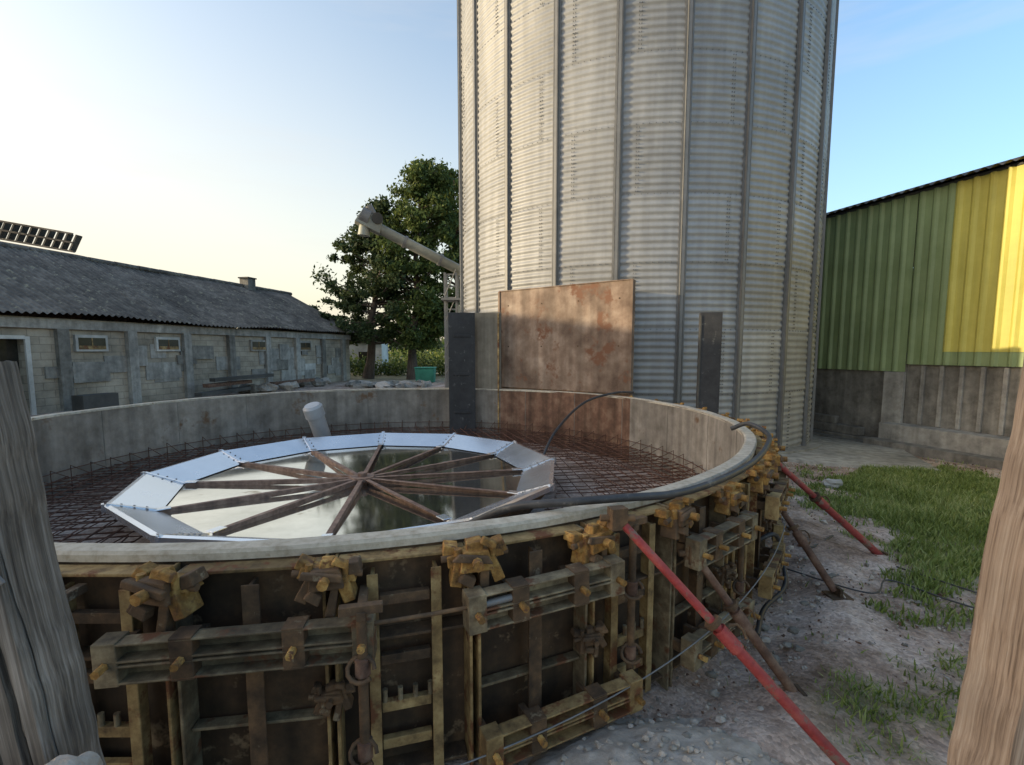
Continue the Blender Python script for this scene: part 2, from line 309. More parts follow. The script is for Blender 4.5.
for i in range(NP):
    t=TH0+i*DT; j=lambda a:random.uniform(-a,a)
    for s_ in(-1,1):
        mb.box(rf(t+s_*.0045,RO+.045,.41+j(.01)),(.012,.10+j(.01),.96),'ochre' if random.random()<.6 else 'olive')
    w=2*RO*math.sin(DT/2)-.05
    tm=t+DT/2
    for z in(.885,.58,.03):
        mb.box(rf(tm,RO+.03+j(.003),z)@Matrix.Rotation(j(.012),4,'Y'),(w,.075,.012),'rust_dark' if z<.8 else 'ochre')
    kk='ochre' if random.random()<.6 else 'olive'
    if i%2==0:
        for s_ in(-1,1):
            mb.box(rf(tm+s_*DT*.22,RO+.05,.42),(.014,.06,.84),kk)
            mb.box(rf(tm+s_*DT*.22,RO+.08,.42),(.04,.007,.84),kk)
        for z in(.16,.3,.5,.72):
            mb.box(rf(tm,RO+.05,z+j(.01)),(w*.4,.03,.04),kk if z<.4 else 'rust_dark')
    else:
        mb.box(rf(tm,RO+.05,.42),(.014,.06,.84),'rust_dark'); mb.box(rf(tm,RO+.08,.42),(.06,.007,.84),'rust_dark')
        mb.box(rf(tm,RO+.03,.3),(w,.05,.012),'olive')
    for q in(-.05,-.015,.02,.055):
        if i%2==0: mb.cyl(rp(tm+q/RO*1.6,RO+.055,.32),rp(tm+q/RO*1.6,RO+.055,.37),.011,'olive',6)
mb.obj('panel_frames',tank,bevel=.003)
mb=MB()
def waler(tc_,z,L_,k='olive',tilt=0,rr=RO+.155):
    F=rf(tc_,rr,z)@Matrix.Rotation(tilt,4,'Y')
    for s_ in(-1,1):
        T=F@Matrix.Translation((0,0,s_*.036))
        mb.box(T,(L_,.012,.058),k)
        mb.box(T@Matrix.Translation((0,-.03,.028)),(L_,.055,.008),k)
        mb.box(T@Matrix.Translation((0,-.03,-.028)),(L_,.055,.008),k)
    for e in(-.46,-.2,.2,.46):
        mb.box(F@Matrix.Translation((L_*e,-.02,0)),(.07,.075,.145),'rust_dark' if abs(e)<.3 else k)
        mb.cyl(F@Vector((L_*e,-.06,0)),F@Vector((L_*e,-.1,0)),.014,'rust_orange',6)
        mb.box(F@Matrix.Translation((L_*e,.05,0)),(.03,.12,.05),'rust_dark')
for i,(th,z,L_,k) in enumerate([(-66.3,.71,.66,'olive'),(-82,.67,.85,'olive'),(-98,.66,.7,'olive'),(-50,.69,.6,'olive'),(-35,.67,.6,'ochre'),(-20,.66,.6,'olive'),(-5,.66,.6,'olive'),
                 (-65,.15,.72,'ochre'),(-50,.19,.62,'olive'),(-36,.2,.6,'ochre'),(-90,.08,.8,'rust_dark'),(-21,.2,.6,'ochre'),(10,.66,.6,'olive'),(-114,.66,.7,'olive')]):
    waler(R(th),z,L_,k,tilt=random.uniform(-.03,.03))
mb.obj('walers',tank,bevel=.003)
mb=MB()
def clamp(t,z,s=1,k='rust_orange'):
    F=rf(t,RO+.085,z)@Matrix.Rotation(random.uniform(-.15,.15),4,'Y')@Matrix.Rotation(random.uniform(-.2,.2),4,'Z')
    def B(p,sz,kk=k,ry=0): mb.box(F@Matrix.Translation(Vector(p)*s)@Matrix.Rotation(ry+random.uniform(-.12,.12),4,'Y'),[a*s for a in sz],kk,taper=random.uniform(.7,1))
    k2=random.choice([k,k,'rust_dark'])
    B((0,0,.0),(.17,.06,.035)); B((-.055,-.01,-.04),(.035,.07,.08),k2,ry=.35); B((.055,-.01,-.04),(.035,.07,.08),ry=-.35)
    B((0,-.04,-.005),(.1,.04,.06),k2); B((0,-.015,.03),(.05,.05,.035)); B((-.07,.01,.02),(.045,.055,.03),ry=.3); B((.075,.0,.018),(.04,.06,.035),k2,ry=-.3)
    B((.02,-.03,-.075),(.03,.03,.1),'rust_dark',.2); B((-.01,-.065,.01),(.12,.018,.022),'rust_dark',.15)
    B((-.03,-.05,-.055),(.05,.035,.03),'rust_dark',.5); B((.04,-.045,.045),(.05,.03,.02),k,.4)
    mb.cyl(F@Vector((0,-.05*s,0)),F@Vector((0,-.1*s,0)),.016*s,k,8); mb.cyl(F@Vector((-.1*s,-.02,0)),F@Vector((.1*s,-.02,.0)),.011*s,'rust_dark',8)
    for q in(-.05,.05): mb.cyl(F@Vector((q*s,-.03*s,.0)),F@Vector((q*s,-.03*s,.04)),.012*s,k,6)
for i in range(-8,14):
    t=TH0+i*DT; clamp(t,RZ-.06+random.uniform(-.015,.01),random.uniform(1.1,1.3)); 
    if i%2==0: clamp(t,.42,.8,'rust_dark')
mb.obj('clamps',tank,bevel=.005)
mb=MB()
for th,zb,zt in((-76.4,-.1,.8),(-90.5,.02,.86),(-59.5,.1,.9),(-45,.0,.8)):
    t=R(th); r_=RO+.24 if th<-70 else RO+.13
    mb.cyl(rp(t,r_,zb),rp(t,r_,zt),.017,'rust_dark',10)
    for z in(.3,.6): 
        mb.tube([rp(t,r_,z)+Vector((.045*math.cos(a),.02*math.sin(a)-.02,.035*math.sin(a))) for a in np.linspace(0,5.6,12)],.008,'rust_dark',6)
        mb.cyl(rp(t,r_,z-.03),rp(t,r_,z+.03),.027,'propbrown',8)
    mb.box(rf(t,r_,zt),(.14,.03,.03),'rust_dark'); mb.box(rf(t,r_-.08,zt-.02),(.03,.2,.03),'rust_dark')
mb.obj('tie_bars',tank,bevel=.002)
mb=MB(); pts=[]
for i in range(30):
    t=R(-77+ i*1.5); pts.append(rp(t,RO+.22,.1+.36*i/29-.02*math.sin(i/29*math.pi)))
mb.tube(pts,.0035,'galv2',6)
mb.tube([rp(R(-76+i*1.5),RO+.2,.72+.01*i/6) for i in range(6)],.008,'rust_dark',6); mb.cyl(rp(R(-70.5),RO+.2,.725),rp(R(-68.5),RO+.2,.735),.014,'galv2',8)
mb.obj('tension_cable',tank)

# rebar mesh
mb=MB()
def chords(ang,sp,z,off,rmax=RI-.02,rmin=1.95,r_=.0055):
    d=Vector((math.cos(ang),math.sin(ang),0));n=Vector((-d.y,d.x,0));C=Vector((CX,CY,z))
    k=-rmax+off
    while k<rmax:
        a=math.sqrt(max(0,rmax**2-k*k)); 
        segs=[(-a,a)] if abs(k)>=rmin else [(-a,-math.sqrt(rmin**2-k*k)),(math.sqrt(rmin**2-k*k),a)]
        for p,q in segs:
            if q-p<.1: continue
            mn=max(2,int((q-p)/.5)); pts=[C+n*(k+random.uniform(-.006,.006))+d*(p+(q-p)*i/mn)+Vector((0,0,random.uniform(-.01,.012))) for i in range(mn+1)]
            mb.tube(pts,r_,'rebar',5)
        k+=sp
chords(.12,.15,.11,.05);chords(.12+math.pi/2,.15,.121,.03)
chords(.3,.15,.2,.02,rmin=2.36);chords(.3+math.pi/2,.15,.211,.09,rmin=2.36)
for i in range(90):
    t=i/90*2*math.pi; mb.tube([rp(t,RI-.05,.0),rp(t,RI-.05,.33+random.uniform(-.03,.03)),rp(t,RI-.35,.22)],.005,'rebar',5)
for z in(.2,.3): mb.tube([rp(i/90*2*math.pi,RI-.055,z) for i in range(91)],.005,'rebar',5)
mb.obj('rebar_mesh')

# steel hopper
hop=empty('steel_hopper'); HX,HY=-1.66,5.22; HO,HI=2.15,1.81; ZO,ZI=.38,.25
def hp(i,r,z,o=0): 
    t=2*math.pi*(i+o)/12+R(9); return Vector((HX+r*math.cos(t),HY+r*math.sin(t),z))
mb=MB()
for i in range(12):
    a,b_=.006,1-.006
    def q(k,r,z): return hp(i,r,z).lerp(hp(i+1,r,z),k)
    P=[q(a,HO,ZO),q(b_,HO,ZO),q(b_,HI,ZI),q(a,HI,ZI)]
    mb.add(P,[(0,3,2,1)],'steel')
    mb.add([q(0,HO,ZO),q(1,HO,ZO),q(1,HO+.04,ZO-.004),q(0,HO+.04,ZO-.004)],[(0,1,2,3)],'steel')
    mb.add([q(0,HO+.04,ZO-.005),q(1,HO+.04,ZO-.005),q(1,HO+.04,ZO-.05),q(0,HO+.04,ZO-.05)],[(0,1,2,3)],'steel')
    mb.add([q(0,HO+.0,ZO-.05),q(1,HO+.0,ZO-.05),q(1,HO-.25,.0),q(0,HO-.25,.0)],[(0,1,2,3)],'rust_dark')
    p0,p1=hp(i,HO+.02,ZO+.008),hp(i,HI,ZI+.01); F=frame((p0+p1)/2,p1-p0); mb.box(F,((p1-p0).length,.03,.014),'steel')
    for k in(.2,.5,.8):
        for s_ in(-1,1): mb.cyl(F@Vector(((k-.5)*.3,s_*.045,-.008)),F@Vector(((k-.5)*.3,s_*.045,.006)),.009,'bolt',6)
    mb.box(frame(hp(i,HO+.043,ZO-.02),hp(i,1,0)-hp(i,0,0)),(.02,.05,.07),'steel')
mb.obj('rim_panels',hop)
mb=MB(); ring=[hp(i,HI+.01,ZI-.01) for i in range(12)]; inn=[hp(i,.12,ZI-.075) for i in range(12)]
for i in range(12): mb.add([ring[i],ring[(i+1)%12],inn[(i+1)%12],inn[i]],[(0,1,2,3)],'pan')
mb.add(inn,[tuple(range(12))],'pan'); mb.obj('pan',hop)
mb=MB()
for i in range(12):
    p0,p1=hp(i,.1,ZI-.005,.0),hp(i,HI-.02+(0.06 if i%2 else 0),ZI+.015,.0)
    F=frame((p0+p1)/2,p1-p0); L_=(p1-p0).length
    mb.box(F,(L_,.045,.007),'angle'); mb.box(F@Matrix.Translation((0,.02,-.025)),(L_,.006,.045),'angle')
    mb.box(F@Matrix.Translation((L_/2-.05,0,.008)),(.12,.08,.008),'steel')
mb.cyl((HX,HY,ZI-.03),(HX,HY,ZI+.012),.13,'angle',12); mb.cyl((HX,HY,ZI),(HX,HY,ZI+.05),.05,'angle',10)
mb.obj('spokes',hop,bevel=.002)
# pipe
mb=MB(); p0=Vector((-2.95,7.6,.0));p1=Vector((-3.06,7.3,.8)); d=(p1-p0).normalized()
mb.cyl(p0,p1-d*.02,.125,'pvc',32,cap=False); mb.cyl(p1-d*.16,p1-d*.015,.145,'pvc',32,cap=False); mb.cyl(p1-d*.015,p1+d*.02,.145,'pvc',32,r1=.11); mb.cyl(p1-d*.17,p1-d*.16,.147,'pvc',32)
mb.obj('plastic_pipe')

# ------------------------------------------------------------------ standing panels
mb=MB()
def panel(p0,p1,z0,z1,th,k): 
    p0=Vector(p0);p1=Vector(p1);c=(p0+p1)/2; F=frame((c.x,c.y,(z0+z1)/2),(p1.x-p0.x,p1.y-p0.y,0)); mb.box(F,((p1-p0).length,th,z1-z0),k); return F
F=panel((-.22,9.16),(1.88,7.58),.0,2.74,.05,'plate'); Ln=Vector((2.1,-1.58)).length
for k in(-.5,.5): mb.box(F@Matrix.Translation((k*Ln,0,0)),(.04,.09,2.74),'plate')
mb.box(F@Matrix.Translation((0,0,1.375)),(Ln,.085,.015),'plate')
mb.box(F@Matrix.Translation((0,-.026,-.42)),(Ln-.06,.006,.025),'rust_dark')
for k in(-.3,0,.3): mb.box(F@Matrix.Translation((k*Ln,.06,0)),(.06,.07,2.6),'rust_dark')
for kx in(-.42,-.14,.14,.42):
    for kz in(.35,1.1): mb.cyl(F@Vector((kx*Ln,-.03,kz)),F@Vector((kx*Ln,-.027,kz)),.014,'rust_dark',10)
mb.obj('rusty_formwork_panel',bevel=.004)
mb=MB(); F=panel((-.70,9.04),(-.2,8.88),.1,2.34,.04,'plate_grey'); mb.box(F@Matrix.Translation((.22,-.03,0)),(.03,.02,2.2),'ochre'); mb.obj('grey_formwork_panel',bevel=.004)
mb=MB(); F=panel((-1.16,8.80),(-.68,8.86),.1,2.33,.09,'black'); 
for k in(-.7,0,.7): mb.box(F@Matrix.Translation((0,-.05,k)),(.3,.02,.05),'black')
mb.obj('black_board',bevel=.006)
mb=MB(); F=panel((2.75,7.12),(3.05,7.05),-.2,2.2,.1,'black'); mb.box(F@Matrix.Translation((-.14,-.055,0)),(.03,.02,2.3),'tin'); mb.obj('black_board',bevel=.006)

# ------------------------------------------------------------------ props
def prop(name,top,bot,r_,k,k2=None):
    mb=MB(); top=Vector(top);bot=Vector(bot);d=(top-bot); Ln=d.length; d.normalize(); mid=bot+d*Ln*.55
    mb.cyl(bot+d*.03,mid,r_,k,16); mb.cyl(mid,top-d*.04,r_*.8,k2 or k,16); mb.cyl(mid-d*.05,mid+d*.05,r_*1.3,k2 or k,12)
    mb.cyl(mid+d*.07,mid+d*.09,r_*1.6,'rust_dark',8); mb.tube([mid+Vector((math.cos(a)*.04+.03,math.sin(a)*.02,math.sin(a)*.05)) for a in np.linspace(0,5.8,10)],.006,'rust_dark',6)
    mb.box(frame(bot,(1,0,0)),(.14,.12,.012),'rust_dark'); mb.box(frame(bot+Vector((0,0,.03)),(1,0,0)),(.02,.08,.06),'rust_dark')
    mb.box(frame(top,(1,.3,0)),(.07,.05,.09),'rust_dark'); mb.cyl(top+Vector((-.07,0,0)),top+Vector((.07,0,0)),.015,'rust_dark',8)
    mb.obj(name,bevel=.002)
prop('red_steel_prop',(.43,1.9,.97),(1.34,1.6,.0),.022,'red')
prop('red_steel_prop',(2.0,3.7,.84),(3.1,3.86,-.08),.028,'red')
prop('brown_steel_prop',(1.93,3.47,.58),(2.2,3.1,.0),.025,'propbrown')
prop('brown_steel_prop',(.87,2.22,.68),(1.36,2.12,.0),.023,'propbrown')

# hoses
mb=MB(); mb.tube(spline([(-.2,2.3,.8),(.0,2.15,.93),(.25,2.06,.985),(.5,2.12,.985),(.8,2.27,.96),(1.15,2.57,.95),(1.5,2.94,.955),(1.82,3.38,.965),(2.05,3.8,.98),(2.04,4.1,1.02),(1.94,4.2,.96)]),.019,'hose',10)
mb.obj('rubber_hose')
mb=MB(); mb.tube(spline([(.35,6.0,.2),(.6,6.5,.55),(1.1,7.3,.85),(1.62,7.55,.98),(1.9,7.45,1.0)]),.018,'hose',8); mb.obj('grey_hose')
mb=MB(); mb.tube(spline([(2.0,3.6,.0),(2.4,3.1,.02),(2.7,3.3,.01),(2.9,3.0,.01),(3.1,2.8,.01),(3.4,2.75,.0),(3.2,3.1,.0),(3.0,3.6,-.03)]),.006,'hose',6)
mb.tube(spline([(1.9,4.4,.0),(2.3,4.7,0),(2.6,4.3,.0),(2.5,3.9,0),(2.9,4.2,-.02)]),.011,'hose',6)
mb.tube(spline([(1.6,3.3,.2),(1.85,3.3,.35),(2.0,3.45,.15),(1.9,3.2,.02),(1.6,2.9,.02),(1.4,2.6,.03)]),.016,'hose',8); mb.obj('electric_cable')

def lump(mb,c,s,k,seed,rows=5,cols=8):
    vs=[];fs=[]
    for i in range(rows+1):
        for j in range(cols):
            ph=math.pi*i/rows; th=2*math.pi*j/cols
            p=Vector((math.sin(ph)*math.cos(th),math.sin(ph)*math.sin(th),math.cos(ph)))
            d=1+.5*noise.noise(p*1.5+Vector((seed,seed*.7,0)))
            vs.append(Vector(c)+Vector((p.x*s[0],p.y*s[1],p.z*s[2]))*d)
    for i in range(rows):
        for j in range(cols): fs.append((i*cols+j,i*cols+(j+1)%cols,(i+1)*cols+(j+1)%cols,(i+1)*cols+j))
    mb.add(vs,fs,k,False)
mb=MB()
n_=70;vs=[]
for i in range(n_+1):
    for j in range(n_+1):
        x=.0+1.25*i/n_; y=1.3+.75*j/n_; e=max(0,1-((x-.6)/.58)**2-((y-1.67)/.33)**2)
        vs.append((x,y,-.03+.15*e**.7+.02*noise.noise((x*9,y*9,1))*min(1,e*3)+.01*noise.noise((x*30,y*30,1))))
mb.add(vs,[(i*(n_+1)+j,(i+1)*(n_+1)+j,(i+1)*(n_+1)+j+1,i*(n_+1)+j+1) for i in range(n_) for j in range(n_)],'rubble',True)
for i in range(160):
    x=random.gauss(.6,.3);y=random.gauss(1.7,.16); e=max(0,1-((x-.6)/.58)**2-((y-1.67)/.33)**2); s_=random.uniform(.006,.022)
    if math.hypot(x-CX,y-CY)>RO+.15: lump(mb,(x,y,max(0,-.03+.15*e**.7)+.003),(s_,s_*.8,s_*.6),'rubble' if i%3 else 'concrete',i,4,6)
mb.obj('mortar_heap')
mb=MB()
for i in range(60):
    t=R(random.uniform(-60,-5)); r_=RO+.2+random.random()*.35; p=rp(t,r_,0); s_=random.uniform(.01,.035)
    lump(mb,(p.x,p.y,gz(p.x,p.y)+.01),(s_,s_*.8,s_*.55),'rubble' if i%2 else 'concrete_dark',i,4,7)
lump(mb,(4.15,6.1,gz(4.15,6.1)+.05),(.12,.09,.07),'paleshed',77,8,12)
mb.obj('loose_stones')

# ------------------------------------------------------------------ wooden posts
def wood(name,pts,w,th,k,yaw=0,straps=()):
    mb=MB(); vs=[]
    rows=110; p0,p1=Vector(pts[0]),Vector(pts[1]); d=(p1-p0); F0=framez((0,0,0),(math.cos(yaw),math.sin(yaw),0),d)
    prof=[(-w/2,-th/2),(-w/6,-th/2-.002),(w/6,-th/2),(w/2-.014,-th/2),(w/2,-th/2+.014),(w/2,th/2-.01),(w/2-.01,th/2),(-w/2,th/2)]
    pn=[]
    for a,b in zip(prof,prof[1:]+prof[:1]):
        for q in range(20): pn.append((a[0]+(b[0]-a[0])*q/20,a[1]+(b[1]-a[1])*q/20))
    for i in range(rows+1):
        z=d.length*i/rows
        for a,b in pn:
            o=.003*noise.noise((a*60+z*.4,b*40,z*1.0)); top=0
            cr=max(0,noise.noise((a*85+z*1.2,b*85,z*.6+4))-.25)*.08
            sgn=-1 if b<0 else 1
            if i==rows: top=.02*noise.noise((a*40,b*40,9))-a*.12
            vs.append(Vector((a+o+.008*noise.noise((z*3,1,2))+.003*noise.noise((z*14,5,2)),b-sgn*cr,z+top)))
    c=len(pn)
    mb.add(vs,[(i*c+j,i*c+(j+1)%c,(i+1)*c+(j+1)%c,(i+1)*c+j) for i in range(rows) for j in range(c)],k)
    mb.add(vs[-c:],[tuple(range(c))],k)
    for z,tl in straps:
        S=Matrix.Translation((w*.22,-th/2-.008,z))@Matrix.Rotation(tl,4,'Y')
        mb.box(S,(w*.6,.006,.03),'galv2')
        for q in(-.22,0,.22): mb.cyl(S@Vector((q*w,-.002,0)),S@Vector((q*w,-.012,0)),.007,'bolt',6)
    o=mb.obj(name); F0.translation=p0; o.matrix_world=F0   # grain runs along the post's own axis
    return o
wood('weathered_wooden_post',[(-1.045,1.0,0),(-1.275,1.02,1.62)],.3,.14,'wood',yaw=.1,straps=((1.33,-.35),(1.13,-.5)))
wood('wooden_post',[(1.13,1.0,0),(1.34,1.02,2.2)],.26,.14,'wood2',yaw=-.1)
mb=MB(); lump(mb,(-.87,.86,.76),(.08,.06,.1),'rubble',3.3,12,18); mb.box(frame((-.87,.87,.35),(1,.1,0)),(.15,.12,.72),'concrete'); mb.obj('concrete_block',bevel=.01)

# ------------------------------------------------------------------ silo
silo=empty('grain_silo')
base_az=math.atan2(-SY,-SX)
H=11.5; zb=-.45
nc=24*9; wl=.115; rows=int((H-zb)/wl)*6
tones={}
vs=[];tn=[]
for i in range(rows+1):
    z=zb+wl*i/6
    for j in range(nc):
        t=2*math.pi*j/nc; rr=SR+.011*math.cos(2*math.pi*i/6)+ (.004 if int((z+.2)/1.1)%2 else 0)
        vs.append((SX+rr*math.cos(t),SY+rr*math.sin(t),z))
        key=(j//9, int((z+.2)/1.1))
        if key not in tones: tones[key]=random.uniform(.93,1.07)
        tn.append(tones[key]*(.85 if ((z+.2)%1.1)<.03 else 1))
fs=[(i*nc+j,i*nc+(j+1)%nc,(i+1)*nc+(j+1)%nc,(i+1)*nc+j) for i in range(rows) for j in range(nc)]
me=bpy.data.meshes.new('wall'); me.from_pydata(vs,[],fs); a=me.attributes.new('tone','FLOAT','POINT'); a.data.foreach_set('value',tn)
me.polygons.foreach_set('use_smooth',[True]*len(fs)); me.materials.append(M['galv']); o=bpy.data.objects.new('corrugated_wall',me); scene.collection.objects.link(o); o.parent=silo
mb=MB()
def sp_(t,r_,z): return Vector((SX+r_*math.cos(t),SY+r_*math.sin(t),z))
for i in range(24):
    t=base_az+R(-2.3+15*i)
    for s_ in(-1,1):
        F=frame(sp_(t+s_*.0085,SR+.035,(H+zb)/2),(-math.sin(t),math.cos(t),0)); mb.box(F,(.005,.055,H-zb),'galv2')
    F=frame(sp_(t,SR+.06,(H+zb)/2),(-math.sin(t),math.cos(t),0)); mb.box(F,(.05,.006,H-zb),'galv2')
    for s_ in(-1,1):
        F=frame(sp_(t+s_*.013,SR+.016,(H+zb)/2),(-math.sin(t),math.cos(t),0)); mb.box(F,(.035,.006,H-zb),'galv2')
mb.obj('stiffeners',silo)
mb=MB()
for i in range(-7,8):
    t=base_az+R(-2.3+15*i)
    for tier in range(8):
        z0=-.2+1.1*tier
        if (i*3+tier*2)%4<2:
            tt=t+R(7.5+(3.2 if tier%2 else -3.2))
            for k in range(17):
                for c_ in(-.02,.02):
                    p=sp_(tt+c_/SR,SR+.014,z0+.05+k*.0625); F=frame(p,(-math.sin(tt),math.cos(tt),0)); mb.box(F,(.012,.012,.016),'bolt')
        for k in range(10):
            tt2=t+R(1.0+k*1.45); F=frame(sp_(tt2,SR+.014,z0),(-math.sin(tt2),math.cos(tt2),0)); mb.box(F,(.012,.012,.012),'bolt')
mb.obj('bolts',silo)
mb=MB(); n=48
vs=[sp_(2*math.pi*i/n,SR+.15,H-.05) for i in range(n)]+[sp_(2*math.pi*i/n,.4,H+2.0) for i in range(n)]
mb.add(vs,[(i,(i+1)%n,n+(i+1)%n,n+i) for i in range(n)],'galv2'); mb.add(vs[n:],[tuple(range(n))],'galv2'); mb.obj('roof_cone',silo)
mb=MB(); n=96; rr=SR+.25
vs=[]
for r_ in(SR-.3,rr,rr):
    for i in range(n):
        p=sp_(2*math.pi*i/n,r_,0); vs.append((p.x,p.y,gz(p.x,p.y)+(.085 if len(vs)<2*n else -.2)))
mb.add(vs,[(i,(i+1)%n,n+(i+1)%n,n+i) for i in range(n)]+[(n+i,n+(i+1)%n,2*n+(i+1)%n,2*n+i) for i in range(n)],'concrete'); mb.obj('foundation',silo)

# ------------------------------------------------------------------ green shed
shed=empty('green_shed')
A0=Vector((7.6,12.3,0)); U=Vector((.3134,-.9496,0)); NRM=Vector((-.9496,-.3134,0))
def wp(s,off,z): return A0+U*s+NRM*off+Vector((0,0,z))
S0,S1=-9,14
EZ=4.86
mb=MB()
def sheet(s0,s1,z0f,z1,k):
    s=s0; pitch=.25; prof=[(0,0),(.045,.035),(.085,.035),(.13,0),(.25,0)]
    pts=[]
    while s<s1-1e-6:
        for a,b in prof[:-1]:
            if s+a<=s1: pts.append((s+a,b))
        s+=pitch
    pts.append((s1,0))
    vs=[]
    for a,b in pts: vs+= [wp(a,b+.03,z0f(a)),wp(a,b+.03,z1)]
    mb.add(vs,[(2*i,2*i+2,2*i+3,2*i+1) for i in range(len(pts)-1)],k)
sb=2.28
sheet(S0,sb,lambda a:1.2,EZ-.02,'green'); 
sheet(sb+.01,2.93,lambda a:1.36,EZ-.02,'green'); sheet(2.93,S1,lambda a:1.62,EZ-.02,'sunlit_green'); sheet(2.93,S1,lambda a:1.36,1.615,'green')  # yellow stretch is painted sunlight; green strip below it stays in the shade
mb.obj('wall_sheeting',shed)
mb=MB()
def wbox(s0,s1,o0,o1,z0,z1,k): mb.box(frame(wp((s0+s1)/2,(o0+o1)/2,(z0+z1)/2),U),(s1-s0,o1-o0,z1-z0),k)
wbox(S0,sb,-.25,.0,-1,1.6,'concrete_dark'); wbox(sb+.002,S1,-.25,-.02,-1,1.6,'concrete_dark')
s=sb+.3
while s<S1: wbox(s,s+.07,-.02,.035,.12,1.34,'concrete'); s+=.33
wbox(sb-.38,sb+.02,.0,.09,-.5,1.19,'concrete')
wbox(sb-.2,S1,-.02,.4,-1,.11,'concrete')
wbox(sb-.3,S1,.4,.7,-1,-.22,'concrete_dark')
wbox(S0,S1,.0,.05,EZ-.03,EZ+.03,'tin')
mb.obj('base_wall',shed,bevel=.01)
mb=MB()
s=S0-.3; pts=[]
while s<S1: pts.append(s); s+=.03
vs=[]
for a in pts:
    h=.03*math.sin(2*math.pi*a/.18); vs+=[wp(a,.28,EZ+.02+h),wp(a,-5,EZ+1.6+h),wp(a,-10,EZ+.02+h)]
mb.add(vs,[(3*i+k,3*i+3+k,3*i+4+k,3*i+1+k) for i in range(len(pts)-1) for k in(0,1)],'fibro',True)
mb.obj('roof',shed)
mb=MB()
for sE in(S0,S1):
    mb.add([wp(sE,-.03,-1),wp(sE,-10,-1),wp(sE,-10,EZ),wp(sE,-5,EZ+1.55),wp(sE,-.03,EZ)],[(0,1,2,3,4)],'green')
mb.add([wp(S0,-9.9,-1),wp(S1,-9.9,-1),wp(S1,-9.9,EZ),wp(S0,-9.9,EZ)],[(0,1,2,3)],'green'); mb.obj('end_walls',shed)
mb=MB()
for s0,s1,o0,o1,z0,z1 in((-4,2.0,.15,.34,-.5,-.28),(-4,2.5,.36,.6,-.5,-.34),(-4,1.6,.12,.3,-.275,-.08),(-4,1.0,.15,.28,-.075,.1)):
    wbox(s0,s1,o0,o1,z0,z1,'concrete_dark')
mb.obj('stacked_concrete_beams',bevel=.015)

# ------------------------------------------------------------------ left barn
barn=empty('farm_barn')
B0=Vector((-12.3,12.2,0)); BU=Vector((.225,.9744,0)); BN=Vector((.9744,-.225,0))
def bpnt(t,o,z): return B0+BU*t+BN*o+Vector((0,0,z))
T0,T1=-26,14.8  # unseen near end of the barn lengthened to shade the foreground
mb=MB()
def bbox(t0,t1,o0,o1,z0,z1,k): mb.box(frame(bpnt((t0+t1)/2,(o0+o1)/2,(z0+z1)/2),BU),(t1-t0,abs(o1-o0),z1-z0),k)
bbox(T0,-1.05,-.3,0,-.3,2.5,'block'); bbox(.0,T1,-.3,0,-.3,2.5,'block'); bbox(-1.05,0.0,-.3,0,1.95,2.5,'block')
bbox(-1.05,0.0,-.29,-.27,-.3,1.95,'glass_and_doorway')  # dark sheet paints the shaded inside of the open doorway
mb.obj('wall',barn)
mb=MB()
bbox(-.03,.07,0,.06,-.1,2.0,'whitepaint'); bbox(-1.1,-1.0,0,.06,-.1,2.0,'whitepaint'); bbox(-1.0,-.03,0,.06,1.93,2.02,'whitepaint')
bbox(T0,T1,.002,.1,2.22,2.46,'concrete')
t=.65;i=0
while t<T1:
    bbox(t,t+.28,.001,.13+.02*(i%2),-.1,2.22,'concrete' if i%3 else 'concrete_dark'); t+=random.uniform(1.7,2.1); i+=1
random.seed(3)
for i in range(34):
    t=random.uniform(.2,13.5);w=random.uniform(.4,1.3); z=random.uniform(.1,1.5);h=random.uniform(.3,.7)
    bbox(t,t+w,.001,.012+.002*i,z,z+h,random.choice(['concrete','concrete_dark','concrete','whitepaint' if i%5==0 else 'concrete']))
for t in(1.1,3.45,7.5,10.5):
    bbox(t,t+.85,.0,.085,1.62,2.08,'whitepaint' if t<5 else 'concrete'); bbox(t+.07,t+.78,.05,.095,1.69,2.0,'glass_and_doorway'); bbox(t+.4,t+.43,.05,.105,1.69,2.0,'ochre'); bbox(t+.07,t+.78,.05,.1,1.68,1.78,'ochre')
mb.obj('wall_details',barn)
mb=MB(); pts=[];t=T0
while t<T1+.3: pts.append(t); t+=.035
vs=[];
offs=[(.35,2.58),(-1.0,3.3),(-2.5,4.08),(-4.0,4.86),(-8.3,2.58)]
for a in pts:
    rip=.03*math.sin(2*math.pi*a/.18)
    for o_,z in offs:
        sag=.1*noise.noise((a*.25,o_*.3,0))+.03*noise.noise((math.floor(a/.9)*3.1,o_,5)); vs.append(bpnt(a,o_,z+rip+sag))
c=len(offs)
mb.add(vs,[(c*i+k,c*i+c+k,c*i+c+1+k,c*i+1+k) for i in range(len(pts)-1) for k in range(c-1)],'fibro',True)
mb.obj('roof',barn)
mb=MB(); mb.add([bpnt(T1-.01,-.002,-.3),bpnt(T1-.01,-8,-.3),bpnt(T1-.01,-8,2.5),bpnt(T1-.01,-4,4.75),bpnt(T1-.01,-.002,2.5)],[(0,1,2,3,4)],'block')
mb.add([bpnt(T0,-8,-.3),bpnt(T1,-8,-.3),bpnt(T1,-8,2.5),bpnt(T0,-8,2.5)],[(0,1,2,3)],'block'); mb.obj('gable_wall',barn)
mb=MB(); mb.box(frame(bpnt(12.0,-3.9,4.95),BU),(.5,.5,.6),'concrete_dark'); mb.box(frame(bpnt(12.0,-3.9,5.28),BU),(.6,.6,.06),'tin')
t=T0
while t<T1: mb.cyl(bpnt(t,-4,4.88),bpnt(t+.88,-4,4.87),.1,'fibro',8); t+=.9
mb.obj('ridge_and_chimney',barn)
hall=empty('louvred_roof_hall')
mb=MB()
